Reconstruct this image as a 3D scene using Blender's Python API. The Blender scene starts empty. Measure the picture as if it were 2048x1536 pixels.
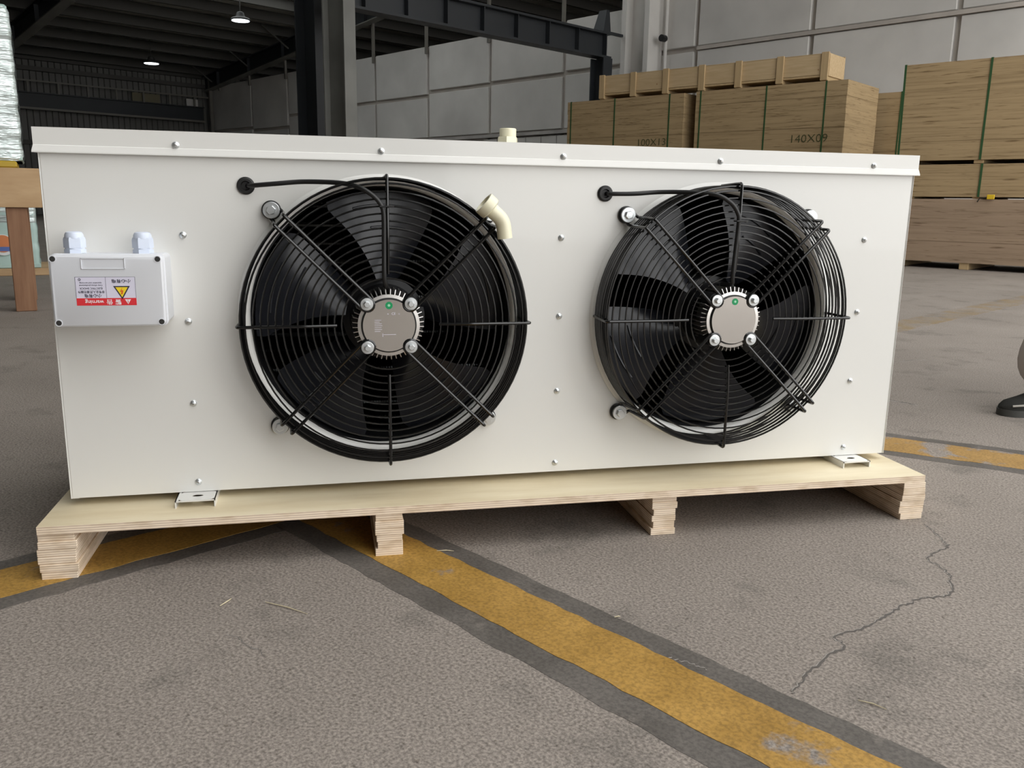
import bpy, bmesh, math, random
from mathutils import Vector, Matrix
random.seed(7)
SC = bpy.context.scene
COL = SC.collection
PI = math.pi

# ------------------------------------------------------------------ camera, sky, exposure
def look_matrix(yaw, pitch, roll):
    cy, sy, cp, sp, cr, sr = math.cos(yaw), math.sin(yaw), math.cos(pitch), math.sin(pitch), math.cos(roll), math.sin(roll)
    f = Vector((sy*cp, cy*cp, -sp)); r = Vector((cy, -sy, 0)); u = r.cross(f)
    r2 = r*cr + u*sr; u2 = -r*sr + u*cr
    return Matrix((r2, u2, -f)).transposed()
cam_d = bpy.data.cameras.new('camera'); cam = bpy.data.objects.new('camera', cam_d); COL.objects.link(cam)
cam.matrix_world = Matrix.Translation((0.4478, -1.6224, 0.6569)) @ look_matrix(math.radians(13.1665), math.radians(12.0533), math.radians(0.95)).to_4x4()
cam_d.sensor_fit = 'HORIZONTAL'; cam_d.sensor_width = 36.0; cam_d.lens = 36.0*1699.45/2048
cam_d.clip_start = 0.02; cam_d.clip_end = 200
SC.camera = cam
world = bpy.data.worlds.new('sky'); SC.world = world; world.use_nodes = True
bg = world.node_tree.nodes['Background']
bg.inputs['Color'].default_value = (0.98, 0.978, 0.968, 1); bg.inputs['Strength'].default_value = 1.0
SC.view_settings.view_transform = 'Standard'; SC.view_settings.look = 'None'
SC.view_settings.gamma = 1.0; SC.view_settings.use_curve_mapping = False
SC.view_settings.exposure = 1.55

# ------------------------------------------------------------------ building frame: s runs along the back wall towards the open door, n across the hall
ANG = math.radians(-59.0)
EW = Vector((math.cos(ANG), math.sin(ANG), 0)); NN = Vector((-math.sin(ANG), math.cos(ANG), 0))
def B(s, n, z): return EW*s + NN*n + Vector((0, 0, z))
ANG2 = math.radians(-55.0)      # the plywood stacks stand slightly askew to the wall
EW2 = Vector((math.cos(ANG2), math.sin(ANG2), 0)); NN2 = Vector((-math.sin(ANG2), math.cos(ANG2), 0))
def B2(s, n, z): return EW2*s + NN2*n + Vector((0, 0, z))

# ------------------------------------------------------------------ materials
MATS = {}
def rgb(h):
    c = [int(h[i:i+2], 16)/255 for i in (0, 2, 4)]
    return tuple(((v/12.92) if v <= .04045 else ((v+.055)/1.055)**2.4) for v in c)
def mat(name, col, rough=.5, metal=0., bump=0., bscale=50., var=0., vscale=5., coat=0., spec=.5, stretch=None, emit=None, col2=None, detail=4., dist=.002):
    if name in MATS: return MATS[name]
    m = bpy.data.materials.new(name); m.use_nodes = True; nt = m.node_tree; N = nt.nodes; L = nt.links
    p = N['Principled BSDF']
    p.inputs['Roughness'].default_value = rough; p.inputs['Metallic'].default_value = metal
    p.inputs['Specular IOR Level'].default_value = spec
    if coat: p.inputs['Coat Weight'].default_value = coat
    p.inputs['Base Color'].default_value = (*col, 1)
    if emit:
        p.inputs['Emission Color'].default_value = (*emit[0], 1); p.inputs['Emission Strength'].default_value = emit[1]
    if var or col2 or bump:
        tc = N.new('ShaderNodeTexCoord'); mp = N.new('ShaderNodeMapping'); L.new(tc.outputs['Object'], mp.inputs['Vector'])
        if stretch: mp.inputs['Scale'].default_value = stretch
    if var or col2:
        nz = N.new('ShaderNodeTexNoise'); nz.inputs['Scale'].default_value = vscale; nz.inputs['Detail'].default_value = detail
        L.new(mp.outputs[0], nz.inputs['Vector'])
        cr = N.new('ShaderNodeValToRGB'); cr.color_ramp.elements[0].position = .3; cr.color_ramp.elements[1].position = .7
        a = tuple(v*(1-var) for v in col); b = col2 if col2 else tuple(min(1, v*(1+var)) for v in col)
        cr.color_ramp.elements[0].color = (*a, 1); cr.color_ramp.elements[1].color = (*b, 1)
        L.new(nz.outputs['Fac'], cr.inputs['Fac']); L.new(cr.outputs['Color'], p.inputs['Base Color'])
    if bump:
        nb = N.new('ShaderNodeTexNoise'); nb.inputs['Scale'].default_value = bscale; nb.inputs['Detail'].default_value = 4
        L.new(mp.outputs[0], nb.inputs['Vector'])
        bp = N.new('ShaderNodeBump'); bp.inputs['Strength'].default_value = bump; bp.inputs['Distance'].default_value = dist
        L.new(nb.outputs['Fac'], bp.inputs['Height']); L.new(bp.outputs['Normal'], p.inputs['Normal'])
    MATS[name] = m
    return m

def node_mat(name):
    m = bpy.data.materials.new(name); m.use_nodes = True; MATS[name] = m
    return m, m.node_tree.nodes, m.node_tree.links, m.node_tree.nodes['Principled BSDF']
def ramp(N, stops, interp='LINEAR'):
    r = N.new('ShaderNodeValToRGB'); r.color_ramp.interpolation = interp
    e = r.color_ramp.elements
    while len(e) < len(stops): e.new(.5)
    for i, (p, c) in enumerate(stops):
        e[i].position = p; e[i].color = (*c, 1) if len(c) == 3 else c
    return r
def noise(N, L, vec, scale, detail=4, rough=.5):
    n = N.new('ShaderNodeTexNoise'); n.inputs['Scale'].default_value = scale; n.inputs['Detail'].default_value = detail; n.inputs['Roughness'].default_value = rough
    L.new(vec, n.inputs['Vector']); return n
def mixc(N, L, fac, a, b, mode='MIX'):
    mx = N.new('ShaderNodeMix'); mx.data_type = 'RGBA'; mx.blend_type = mode
    if isinstance(fac, (int, float)): mx.inputs[0].default_value = fac
    else: L.new(fac, mx.inputs[0])
    for k, v in ((6, a), (7, b)):
        if isinstance(v, tuple): mx.inputs[k].default_value = (*v, 1)
        else: L.new(v, mx.inputs[k])
    return mx.outputs[2]

def concrete_color(N, L):
    tc = N.new('ShaderNodeTexCoord'); v = tc.outputs['Object']
    big = noise(N, L, v, 1.6, 5, .6); base = ramp(N, [(.3, (.232, .202, .177)), (.7, (.288, .252, .222))]); L.new(big.outputs['Fac'], base.inputs['Fac'])
    grain = noise(N, L, v, 210, 3, .6); gr = ramp(N, [(.34, (.58, .57, .56)), (.5, (.97, .97, .97)), (.66, (1.4, 1.4, 1.38))]); L.new(grain.outputs['Fac'], gr.inputs['Fac'])
    c = mixc(N, L, 1.0, base.outputs['Color'], gr.outputs['Color'], 'MULTIPLY')
    sp = noise(N, L, v, 95, 2, .5); sr = ramp(N, [(.27, (.60, .58, .56)), (.36, (1, 1, 1))]); L.new(sp.outputs['Fac'], sr.inputs['Fac'])
    c = mixc(N, L, 1.0, c, sr.outputs['Color'], 'MULTIPLY')
    st = noise(N, L, v, 4.5, 5, .65); sr2 = ramp(N, [(.33, (.74, .75, .75)), (.45, (1, 1, 1))]); L.new(st.outputs['Fac'], sr2.inputs['Fac'])
    c = mixc(N, L, 1.0, c, sr2.outputs['Color'], 'MULTIPLY')
    return v, c, grain
def concrete_finish(N, L, p, v, grain, strength=.35):
    p.inputs['Roughness'].default_value = .78; p.inputs['Specular IOR Level'].default_value = .35
    bp = N.new('ShaderNodeBump'); bp.inputs['Strength'].default_value = strength; bp.inputs['Distance'].default_value = .0015
    L.new(grain.outputs['Fac'], bp.inputs['Height']); L.new(bp.outputs['Normal'], p.inputs['Normal'])
m, N, L, p = node_mat('concrete'); v, c, g = concrete_color(N, L); L.new(c, p.inputs['Base Color']); concrete_finish(N, L, p, v, g)
def paint_mat(name, c1, c2, wear_lo, wear_hi):
    m, N, L, p = node_mat(name); v, c, g = concrete_color(N, L)
    pn = noise(N, L, v, 9, 5, .6); pr = ramp(N, [(.35, c1), (.65, c2)]); L.new(pn.outputs['Fac'], pr.inputs['Fac'])
    fine = noise(N, L, v, 160, 3, .6); fr = ramp(N, [(.35, (.72, .72, .72)), (.6, (1.1, 1.1, 1.1))]); L.new(fine.outputs['Fac'], fr.inputs['Fac'])
    col = mixc(N, L, 1.0, pr.outputs['Color'], fr.outputs['Color'], 'MULTIPLY')
    w = noise(N, L, v, 7, 6, .65); wr = ramp(N, [(wear_lo, (0, 0, 0)), (wear_hi, (1, 1, 1))]); L.new(w.outputs['Fac'], wr.inputs['Fac'])
    L.new(mixc(N, L, wr.outputs['Color'], col, c), p.inputs['Base Color'])
    concrete_finish(N, L, p, v, g, .3); p.inputs['Roughness'].default_value = .6
paint_mat('yellow_paint', (.33, .185, .036), (.45, .262, .062), .62, .70)
paint_mat('grey_paint', (.100, .089, .078), (.145, .130, .116), .60, .74)
paint_mat('worn_yellow_paint', (.25, .175, .09), (.28, .21, .12), .36, .58)
paint_mat('patchy_yellow_paint', (.34, .20, .06), (.42, .255, .085), .53, .585)
mat('crack', (.11, .098, .088), .9)
mat('crack_lip', (.36, .33, .30), .9)

def ply_edge(name, a, b, scale, rough=.7):
    m, N, L, p = node_mat(name); tc = N.new('ShaderNodeTexCoord'); mp = N.new('ShaderNodeMapping')
    mp.inputs['Scale'].default_value = (.35, .35, 1); L.new(tc.outputs['Object'], mp.inputs['Vector'])
    n1 = noise(N, L, mp.outputs[0], 5, 2); w = N.new('ShaderNodeTexWave'); w.wave_type = 'BANDS'; w.bands_direction = 'Z'
    w.inputs['Scale'].default_value = scale; w.inputs['Distortion'].default_value = .7; w.inputs['Detail'].default_value = 2
    L.new(mp.outputs[0], w.inputs['Vector'])
    r = ramp(N, [(.12, a), (.5, b), (.9, tuple(min(1, x*1.08) for x in b))]); L.new(w.outputs['Fac'], r.inputs['Fac'])
    n2 = noise(N, L, mp.outputs[0], 60, 4); r2 = ramp(N, [(.35, (.8, .76, .7)), (.55, (1, 1, 1))]); L.new(n2.outputs['Fac'], r2.inputs['Fac'])
    L.new(mixc(N, L, 1.0, r.outputs['Color'], r2.outputs['Color'], 'MULTIPLY'), p.inputs['Base Color']); p.inputs['Roughness'].default_value = rough
    p.inputs['Specular IOR Level'].default_value = .25
    return m
ply_edge('ply_edge', (.66, .51, .38), (.87, .74, .585), 75)
def stack_mat(name, dark, light, zs=1.):
    m, N, L, p = node_mat(name); tc = N.new('ShaderNodeTexCoord'); mp = N.new('ShaderNodeMapping')
    mp.inputs['Scale'].default_value = (.7, .7, 26*zs); L.new(tc.outputs['Object'], mp.inputs['Vector'])
    n1 = noise(N, L, mp.outputs[0], 1.5, 6, .7); r = ramp(N, [(.32, dark), (.5, light), (.75, tuple(x*1.15 for x in light))]); L.new(n1.outputs['Fac'], r.inputs['Fac'])
    mp2 = N.new('ShaderNodeMapping'); mp2.inputs['Scale'].default_value = (3.5, 3.5, 60); L.new(tc.outputs['Object'], mp2.inputs['Vector'])
    n2 = noise(N, L, mp2.outputs[0], 1.2, 3, .5); r2 = ramp(N, [(.30, (.45, .4, .35)), (.40, (1, 1, 1))]); L.new(n2.outputs['Fac'], r2.inputs['Fac'])
    L.new(mixc(N, L, .8, r.outputs['Color'], mixc(N, L, 1.0, r.outputs['Color'], r2.outputs['Color'], 'MULTIPLY')), p.inputs['Base Color'])
    p.inputs['Roughness'].default_value = .8; p.inputs['Specular IOR Level'].default_value = .2
stack_mat('stack_ply', (.27, .19, .10), (.40, .29, .16))
stack_mat('stack_ply_smooth', (.27, .195, .13), (.35, .255, .175), .6)
def wood(name, a, b, sc=(1.2, 30, 30), knots=True, rough=.6, nscale=1.6):
    m, N, L, p = node_mat(name); tc = N.new('ShaderNodeTexCoord'); mp = N.new('ShaderNodeMapping')
    mp.inputs['Scale'].default_value = sc; L.new(tc.outputs['Object'], mp.inputs['Vector'])
    n1 = noise(N, L, mp.outputs[0], nscale, 6, .6); r = ramp(N, [(.3, a), (.68, b)]); L.new(n1.outputs['Fac'], r.inputs['Fac']); out = r.outputs['Color']
    if knots:
        k = N.new('ShaderNodeTexVoronoi'); k.inputs['Scale'].default_value = 5.5; k.inputs['Randomness'].default_value = 1
        L.new(tc.outputs['Object'], k.inputs['Vector'])
        kr = ramp(N, [(.03, (.42, .26, .14)), (.075, (1, 1, 1))]); L.new(k.outputs['Distance'], kr.inputs['Fac'])
        out = mixc(N, L, 1.0, out, kr.outputs['Color'], 'MULTIPLY')
    L.new(out, p.inputs['Base Color']); p.inputs['Roughness'].default_value = rough; p.inputs['Specular IOR Level'].default_value = .3
wood('deck_veneer', (.66, .545, .35), (.84, .75, .55), (1.5, 9, 9), True, .5, 1.4)
wood('crate_wood', (.50, .36, .20), (.60, .45, .27), (1.5, 18, 18), True, .7)
wood('crate_post_wood', (.44, .31, .165), (.52, .38, .21), (18, 18, 1.5), False, .7)
wood('stand_board', (.42, .27, .14), (.54, .37, .21), (2, 6, 8), False, .6)
wood('stand_leg_wood', (.20, .10, .055), (.30, .165, .095), (20, 20, 1.5), False, .6)

mat('white_enamel', (.80, .795, .762), .28, coat=.3, bump=.03, bscale=700)
mat('box_plastic', (.72, .735, .77), .38, bump=.02, bscale=900)
mat('gland_plastic', (.66, .72, .84), .4)
mat('black_wire', (.006, .006, .006), .16, spec=.7)
mat('black_rubber', (.010, .010, .010), .45)
mat('blade_black', (.012, .013, .017), .24, spec=.55)
mat('black_hub', (.008, .008, .009), .4, spec=.35)
mat('zinc', (.74, .77, .78), .32, .85)
mat('chrome_plate', (.80, .79, .77), .12, 1.0, bump=.06, bscale=14, dist=.004)
mat('aluminium', (.74, .72, .69), .33, 1.0)
mat('screw_recess_shade', (.10, .10, .10), .4, .8)  # dark tone paints in the shade of the recessed lid screws
mat('engraving', (.45, .43, .40), .5, 1.0)
mat('green_sticker', (.0, .30, .10), .5)
mat('pale_green', (.35, .72, .48), .5)
mat('cream_plastic', (.80, .76, .56), .30, coat=.2)
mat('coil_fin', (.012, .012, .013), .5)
mat('coil_tube', (.16, .17, .17), .3, 1.0)
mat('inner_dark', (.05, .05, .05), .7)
mat('label_white', (.72, .70, .82), .5)
mat('label_red', (.72, .035, .045), .45)
mat('label_black', (.03, .03, .06), .5)
mat('label_yellow', (.90, .68, .03), .45)
mat('label_orange', (.75, .16, .02), .45)
mat('label_letter_white', (.88, .82, .84), .5)

mat('wall_panel', (.60, .582, .555), .85, var=.16, vscale=.55, bump=.2, bscale=18, detail=7)
mat('wall_joint', (.45, .41, .37), .9, var=.1, vscale=2)
mat('ledge_block', (.4, .38, .36), .9, var=.15, vscale=3)
mat('cladding', (.13, .127, .118), .55, var=.2, vscale=.5)
mat('dark_steel', (.020, .023, .027), .5, var=.15, vscale=1.2)
mat('grey_steel', (.20, .20, .185), .55, var=.18, vscale=1.5)
mat('purlin_steel', (.065, .062, .055), .6)
mat('foil', (.42, .41, .37), .30, .35, bump=.9, bscale=1.3, var=.25, vscale=.7, stretch=(2.5, .9, 2), dist=.12)
m, N, L, p = node_mat('added_skylight'); tb = N.new('ShaderNodeBsdfTransparent'); tb.inputs['Color'].default_value = (.86, .88, .88, 1); L.new(tb.outputs[0], N['Material Output'].inputs['Surface'])
mat('rail_steel', (.16, .15, .13), .5)
mat('runway_lit_patch', (.17, .15, .09), .6)
mat('lamp_glass', (.9, .95, 1.), .4, emit=((.85, .94, 1.), 2.2))
mat('lamp_body', (.05, .05, .05), .5)
mat('green_strap', (.03, .085, .03), .45)
mat('black_strap', (.02, .018, .012), .5)
mat('stencil_green', (.045, .055, .015), .8)
mat('tag_yellow', (.75, .50, .02), .5)
mat('film', (.66, .76, .73), .10, .35, coat=.8, bump=.9, bscale=3.2, stretch=(1.1, 1.1, 7), dist=.05, var=.35, vscale=3, detail=6)
mat('film_clear', (.60, .68, .66), .10, .3, coat=.8, bump=.8, bscale=4, stretch=(.9, .9, 7), dist=.03, var=.3, vscale=3)
mat('cabinet_teal', (.42, .56, .52), .25, var=.15, vscale=2)
mat('cap_yellow', (.45, .31, .03), .5)
mat('sticker_orange', (.65, .22, .08), .5); mat('sticker_blue', (.10, .16, .42), .5); mat('sticker_white', (.75, .78, .78), .5)
mat('straw', (.62, .54, .36), .7)
mat('shoe_dark', (.030, .030, .027), .9, spec=.2, bump=.2, bscale=200)
mat('shoe_sole', (.05, .05, .045), .6)
mat('shoe_lace', (.42, .40, .36), .7)
mat('trousers', (.50, .45, .41), .85, bump=.3, bscale=25, dist=.004)
mat('shirt', (.10, .12, .16), .85, bump=.3, bscale=25, dist=.004)
mat('skin', (.48, .30, .21), .55)
mat('hair', (.012, .010, .009), .5)
mat('eye_white', (.8, .8, .78), .3)

# ------------------------------------------------------------------ mesh builder
class MB:
    def __init__(self): self.v = []; self.f = []; self.mi = []; self.cur = 0
    def add(self, vs, fs):
        o = len(self.v); self.v += [tuple(x) for x in vs]
        for f in fs: self.f.append(tuple(i+o for i in f)); self.mi.append(self.cur)
        return self
    def box(self, x0, x1, y0, y1, z0, z1):
        return self.add([(x0,y0,z0),(x1,y0,z0),(x1,y1,z0),(x0,y1,z0),(x0,y0,z1),(x1,y0,z1),(x1,y1,z1),(x0,y1,z1)],
                 [(0,3,2,1),(4,5,6,7),(0,1,5,4),(1,2,6,5),(2,3,7,6),(3,0,4,7)])
    def cbox(self, x0, x1, y0, y1, z0, z1, c):      # box with chamfered edges
        vs = []; 
        for z, k in ((z0, c), (z0+c, 0), (z1-c, 0), (z1, c)):
            a, b, d, e = x0+k, x1-k, y0+k, y1-k
            h = c if k == 0 else c*.6
            vs += [(a+h,d,z),(b-h,d,z),(b,d+h,z),(b,e-h,z),(b-h,e,z),(a+h,e,z),(a,e-h,z),(a,d+h,z)]
        fs = [tuple(range(7,-1,-1)), tuple(range(24,32))]
        for r in range(3):
            for i in range(8):
                j = (i+1) % 8; fs.append((r*8+i, r*8+j, r*8+8+j, r*8+8+i))
        return self.add(vs, fs)
    def tube(self, path, r, seg=8, closed=False):
        P = [Vector(q) for q in path]; n = len(P); vs = []; fs = []
        rs = r if isinstance(r, (list, tuple)) else [r]*n
        T = []
        for i in range(n):
            a = P[(i-1) % n] if (closed or i > 0) else P[i]; b = P[(i+1) % n] if (closed or i < n-1) else P[i]
            T.append((b-a).normalized())
        up = Vector((0, 0, 1)) if abs(T[0].z) < .9 else Vector((1, 0, 0))
        U = (up - T[0]*up.dot(T[0])).normalized()
        for i in range(n):
            U = (U - T[i]*U.dot(T[i])); U.normalize(); W = T[i].cross(U)
            for k in range(seg):
                a = 2*PI*k/seg; vs.append(P[i] + (U*math.cos(a) + W*math.sin(a))*rs[i])
        for i in range(n if closed else n-1):
            j = (i+1) % n
            for k in range(seg):
                l = (k+1) % seg; fs.append((i*seg+k, i*seg+l, j*seg+l, j*seg+k))
        if not closed:
            fs.append(tuple(range(seg-1, -1, -1))); fs.append(tuple((n-1)*seg+k for k in range(seg)))
        return self.add(vs, fs)
    def ring(self, R, y, r, seg=72, s2=6):           # torus round the y axis
        vs = []; fs = []
        for i in range(seg):
            a = 2*PI*i/seg
            for k in range(s2):
                b = 2*PI*k/s2; q = R + r*math.cos(b); vs.append((q*math.cos(a), y + r*math.sin(b), q*math.sin(a)))
        for i in range(seg):
            j = (i+1) % seg
            for k in range(s2):
                l = (k+1) % s2; fs.append((i*s2+k, j*s2+k, j*s2+l, i*s2+l))
        return self.add(vs, fs)
    def lathe(self, prof, seg=32, axis='y', c=(0,0,0), caps=True, phase=0.):
        vs = []; fs = []; n = len(prof)
        for (R, h) in prof:
            for i in range(seg):
                a = 2*PI*i/seg + phase; u, w = R*math.cos(a), R*math.sin(a)
                q = {'y': (u, h, w), 'z': (u, w, h), 'x': (h, u, w)}[axis]
                vs.append((q[0]+c[0], q[1]+c[1], q[2]+c[2]))
        for r in range(n-1):
            for i in range(seg):
                j = (i+1) % seg; fs.append((r*seg+i, r*seg+j, r*seg+seg+j, r*seg+seg+i))
        if caps:
            fs.append(tuple(range(seg-1, -1, -1))); fs.append(tuple((n-1)*seg+i for i in range(seg)))
        return self.add(vs, fs)
    def prism_y(self, poly, y0, y1):                 # polygon in x,z extruded along y
        n = len(poly); vs = [(x, y0, z) for x, z in poly] + [(x, y1, z) for x, z in poly]
        fs = [tuple(range(n)), tuple(range(2*n-1, n-1, -1))] + [(i, i+n, (i+1) % n+n, (i+1) % n) for i in range(n)]
        return self.add(vs, fs)
    def prism_z(self, poly, z0, z1):
        n = len(poly); vs = [(x, y, z0) for x, y in poly] + [(x, y, z1) for x, y in poly]
        fs = [tuple(range(n-1, -1, -1)), tuple(range(n, 2*n))] + [(i, (i+1) % n, (i+1) % n+n, i+n) for i in range(n)]
        return self.add(vs, fs)
    def mesh(self, name, mats, smooth=False, fix=True):
        me = bpy.data.meshes.new(name); me.from_pydata(self.v, [], self.f)
        for m in (mats if isinstance(mats, (list, tuple)) else [mats]): me.materials.append(MATS[m])
        if any(self.mi): me.polygons.foreach_set('material_index', self.mi)
        if fix:
            bm = bmesh.new(); bm.from_mesh(me); bmesh.ops.recalc_face_normals(bm, faces=bm.faces); bm.to_mesh(me); bm.free()
        if smooth:
            me.polygons.foreach_set('use_smooth', [True]*len(me.polygons))
            me.set_sharp_from_angle(angle=math.radians(38))
        me.update(); return me
    def build(self, name, mats, parent=None, smooth=False, loc=None, rotz=0., fix=True):
        return link(name, self.mesh(name, mats, smooth, fix), parent, loc, rotz)
def link(name, me, parent=None, loc=None, rotz=0.):
    o = bpy.data.objects.new(name, me); COL.objects.link(o)
    if parent: o.parent = parent
    if loc is not None: o.location = loc
    if rotz: o.rotation_euler = (0, 0, rotz)
    return o
def empty(name, loc=(0,0,0), rotz=0., parent=None):
    o = bpy.data.objects.new(name, None); COL.objects.link(o); o.location = loc; o.rotation_euler = (0, 0, rotz); o.empty_display_size = .05
    if parent: o.parent = parent
    return o
def tag(o, label=None, cat=None, group=None, kind=None):
    if label: o['label'] = label
    if cat: o['category'] = cat
    if group: o['group'] = group
    if kind: o['kind'] = kind
    return o
def smooth_path(pts, n=8, closed=False):             # Catmull-Rom
    P = [Vector(q) for q in pts]; out = []; m = len(P)
    for i in range(m if closed else m-1):
        g = (lambda k: P[k % m]) if closed else (lambda k: P[max(0, min(m-1, k))])
        a, b, c, d = g(i-1), g(i), g(i+1), g(i+2)
        for k in range(n):
            t = k/n; out.append(.5*((2*b) + (c-a)*t + (2*a-5*b+4*c-d)*t*t + (3*b-a-3*c+d)*t**3))
    if not closed: out.append(P[-1])
    return out
def fillet_path(pts, rad, n=5, closed=False):        # polyline with rounded corners
    P = [Vector(q) for q in pts]; m = len(P); out = []
    for i in range(m):
        if not closed and i in (0, m-1): out.append(P[i]); continue
        a, b, c = P[i-1], P[i], P[(i+1) % m]
        u = (a-b); w = (c-b); r = min(rad, u.length*.45, w.length*.45); p0 = b + u.normalized()*r; p1 = b + w.normalized()*r
        for k in range(n+1):
            t = k/n; out.append(p0*(1-t)**2 + b*2*t*(1-t) + p1*t*t)
    return out
def text_mesh(name, body, size, matname, align='CENTER', extrude=.0, bold=0.):
    cu = bpy.data.curves.new(name, 'FONT'); cu.body = body; cu.size = size; cu.align_x = align; cu.align_y = 'CENTER'; cu.extrude = extrude; cu.offset = bold
    cu.resolution_u = 3
    o = bpy.data.objects.new(name, cu); COL.objects.link(o)
    dg = bpy.context.evaluated_depsgraph_get(); me = bpy.data.meshes.new_from_object(o.evaluated_get(dg)); me.name = name
    bpy.data.objects.remove(o); bpy.data.curves.remove(cu)
    me.materials.clear(); me.materials.append(MATS[matname]); return me

# ================================================================== SETTING
# ---- floor
floor = MB().box(-45, 14, -14, 40, -.3, 0).build('floor', 'concrete', rotz=ANG); tag(floor, 'worn grey concrete floor of the warehouse', kind='structure')
def strip(pts, w0, w1, z0, z1, jit, name, mname, step=.03):
    """painted band along polyline pts in floor coords (s,n); offsets w0..w1 across, edges slightly ragged"""
    mb = MB(); P = [Vector((a, b, 0)) for a, b in pts]; segs = []
    for i in range(len(P)-1):
        d = P[i+1]-P[i]; k = max(1, int(d.length/step)); nrm = Vector((-d.y, d.x, 0)).normalized()
        for q in range(k + (1 if i == len(P)-2 else 0)): segs.append((P[i]+d*q/k, nrm))
    vs = []; n = len(segs)
    for c, nr in segs:
        a = c + nr*(w0+random.uniform(-jit, jit)); b = c + nr*(w1+random.uniform(-jit, jit))
        vs += [(a.x,a.y,z0),(b.x,b.y,z0),(a.x,a.y,z1),(b.x,b.y,z1)]
    fs = []
    for i in range(n-1):
        a, b = i*4, i*4+4
        fs += [(a+2,a+3,b+3,b+2),(a,a+2,b+2,b),(a+1,b+1,b+3,a+3)]
    fs += [(0,1,3,2), (n*4-4,n*4-2,n*4-1,n*4-3)]
    mb.add(vs, fs); return mb.build(name, mname, floor)
# L shaped marking under the pallet
strip([(-.075, .456), (3.6, .456)], -.105, .105, -.002, .0004, .003, 'line_border', 'grey_paint')
strip([(.038, -6.), (.038, .352)], -.105, .105, -.002, .0004, .003, 'line_border', 'grey_paint')
strip([(-.025, .459), (3.6, .459)], -.058, .058, -.002, .0010, .0025, 'yellow_line', 'yellow_paint')
strip([(.036, -6.), (.036, .401)], -.061, .061, -.002, .0010, .0025, 'yellow_line', 'yellow_paint')
strip([(-2.4, 1.02), (.69, 1.955), (1.01, 2.055), (4.5, 3.15)], -.125, .125, -.002, .0004, .004, 'line_border', 'grey_paint')
strip([(-2.4, 1.02), (.69, 1.955), (1.01, 2.055), (4.5, 3.15)], -.078, .078, -.002, .0010, .004, 'yellow_line', 'patchy_yellow_paint')
strip([(-.31, 3.3), (-.31, 9.4)], -.10, .10, -.002, .0010, .006, 'yellow_line', 'worn_yellow_paint')
strip([(-3.2, -8.), (-3.2, -.5)], -.06, .06, -.002, .0010, .006, 'yellow_line', 'worn_yellow_paint')
# cracks
def crack(pts, w, name='crack'):
    path = smooth_path([(x, y, 0) for x, y in pts], 14); mb = MB(); n = len(path); vs = []; fs = []; lip = MB(); lv = []; lf = []
    jx = 0
    for i, q in enumerate(path):
        d = (path[min(n-1, i+1)]-path[max(0, i-1)]).normalized(); nr = Vector((-d.y, d.x, 0)); jx = jx*.6+random.uniform(-.0035, .0035)
        c = q + nr*jx; k = w*(.35+random.random()*.9)*(1 if 2 < i < n-3 else .3)
        a = c+nr*k; b = c-nr*k; e = c-nr*(k+w*random.uniform(.2, 1.4))
        vs += [(a.x,a.y,.0007),(b.x,b.y,.0007)]; lv += [(b.x,b.y,.0009),(e.x,e.y,.0005)]
    for i in range(n-1): fs.append((2*i,2*i+1,2*i+3,2*i+2)); lf.append((2*i,2*i+1,2*i+3,2*i+2))
    mb.add(vs, fs); o = mb.build(name, 'crack'); o.parent = floor; o.matrix_parent_inverse = floor.matrix_world.inverted() if False else Matrix.Rotation(-ANG, 4, 'Z')
    lip.add(lv, lf); o2 = lip.build('crack_edge', 'crack_lip'); o2.parent = floor; o2.matrix_parent_inverse = Matrix.Rotation(-ANG, 4, 'Z')
crack([(1.70,-.155),(1.672,-.248),(1.66,-.272),(1.585,-.316),(1.572,-.382),(1.513,-.452),(1.456,-.462),(1.399,-.479),(1.311,-.522),(1.228,-.554),(1.219,-.58),(1.139,-.625),(1.073,-.683)], .0020)
crack([(2.34,1.28),(2.36,1.10),(2.40,1.02),(2.40,.93),(2.45,.82)], .005)
crack([(2.45,1.42),(2.75,1.55),(3.1,1.60)], .003)
crack([(.93,-.555),(.955,-.565),(.985,-.60)], .0012)
crack([(.30,-.36),(.34,-.40),(.36,-.44)], .0008)
# ---- back wall of big concrete panels, built panel by panel
wall = MB().box(-31.4, -10.6, 15.05, 15.25, 0, 4.78).build('wall_back', 'wall_joint', rotz=ANG); tag(wall, kind='structure')
sx = [-31.2, -27.95, -25.4, -22.85, -20.3, -17.8, -15.27, -12.7, -10.3]
jz = [3.15, 3.05, 3.42, 3.5, 3.5, 3.6, 3.62, 3.64]
g = .05
for i in range(len(sx)-1):
    for z0, z1 in ((0, 2.28), (2.40, jz[i]-g), (jz[i]+g, 4.8)):
        MB().cbox(sx[i]+g, sx[i+1]-g, 14.98, 15.10, z0, z1, .012).build('panel', 'wall_panel', wall)
MB().box(-31.2, -10.4, 14.86, 15.06, 2.28, 2.36).build('ledge', 'ledge_block', wall)
for k in range(10): MB().cbox(-15.4+k*.52, -14.9+k*.52, 14.90, 15.0, 1.92, 2.24, .01).build('block', 'wall_panel', wall)
wall2 = MB().box(-10.3, 9, 15.05, 15.25, 0, 8.6).build('wall_right', 'wall_joint', rotz=ANG); tag(wall2, kind='structure')
sx2 = [-9.97, -9.04, -6.53, -3.99, -1.45, 1.09, 3.63, 6.2, 9]
for i in range(len(sx2)-1):
    for z0, z1 in ((0, 3.74), (3.84, 6.2), (6.3, 8.6)):
        MB().cbox(sx2[i]+.045, sx2[i+1]-.045, 14.97, 15.10, z0, z1, .012).build('panel', 'wall_panel', wall2)
for z in (3.79,): MB().box(-9.0, 9, 14.94, 15.0, z-.035, z+.035).build('rail', 'wall_joint', wall2)
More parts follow.
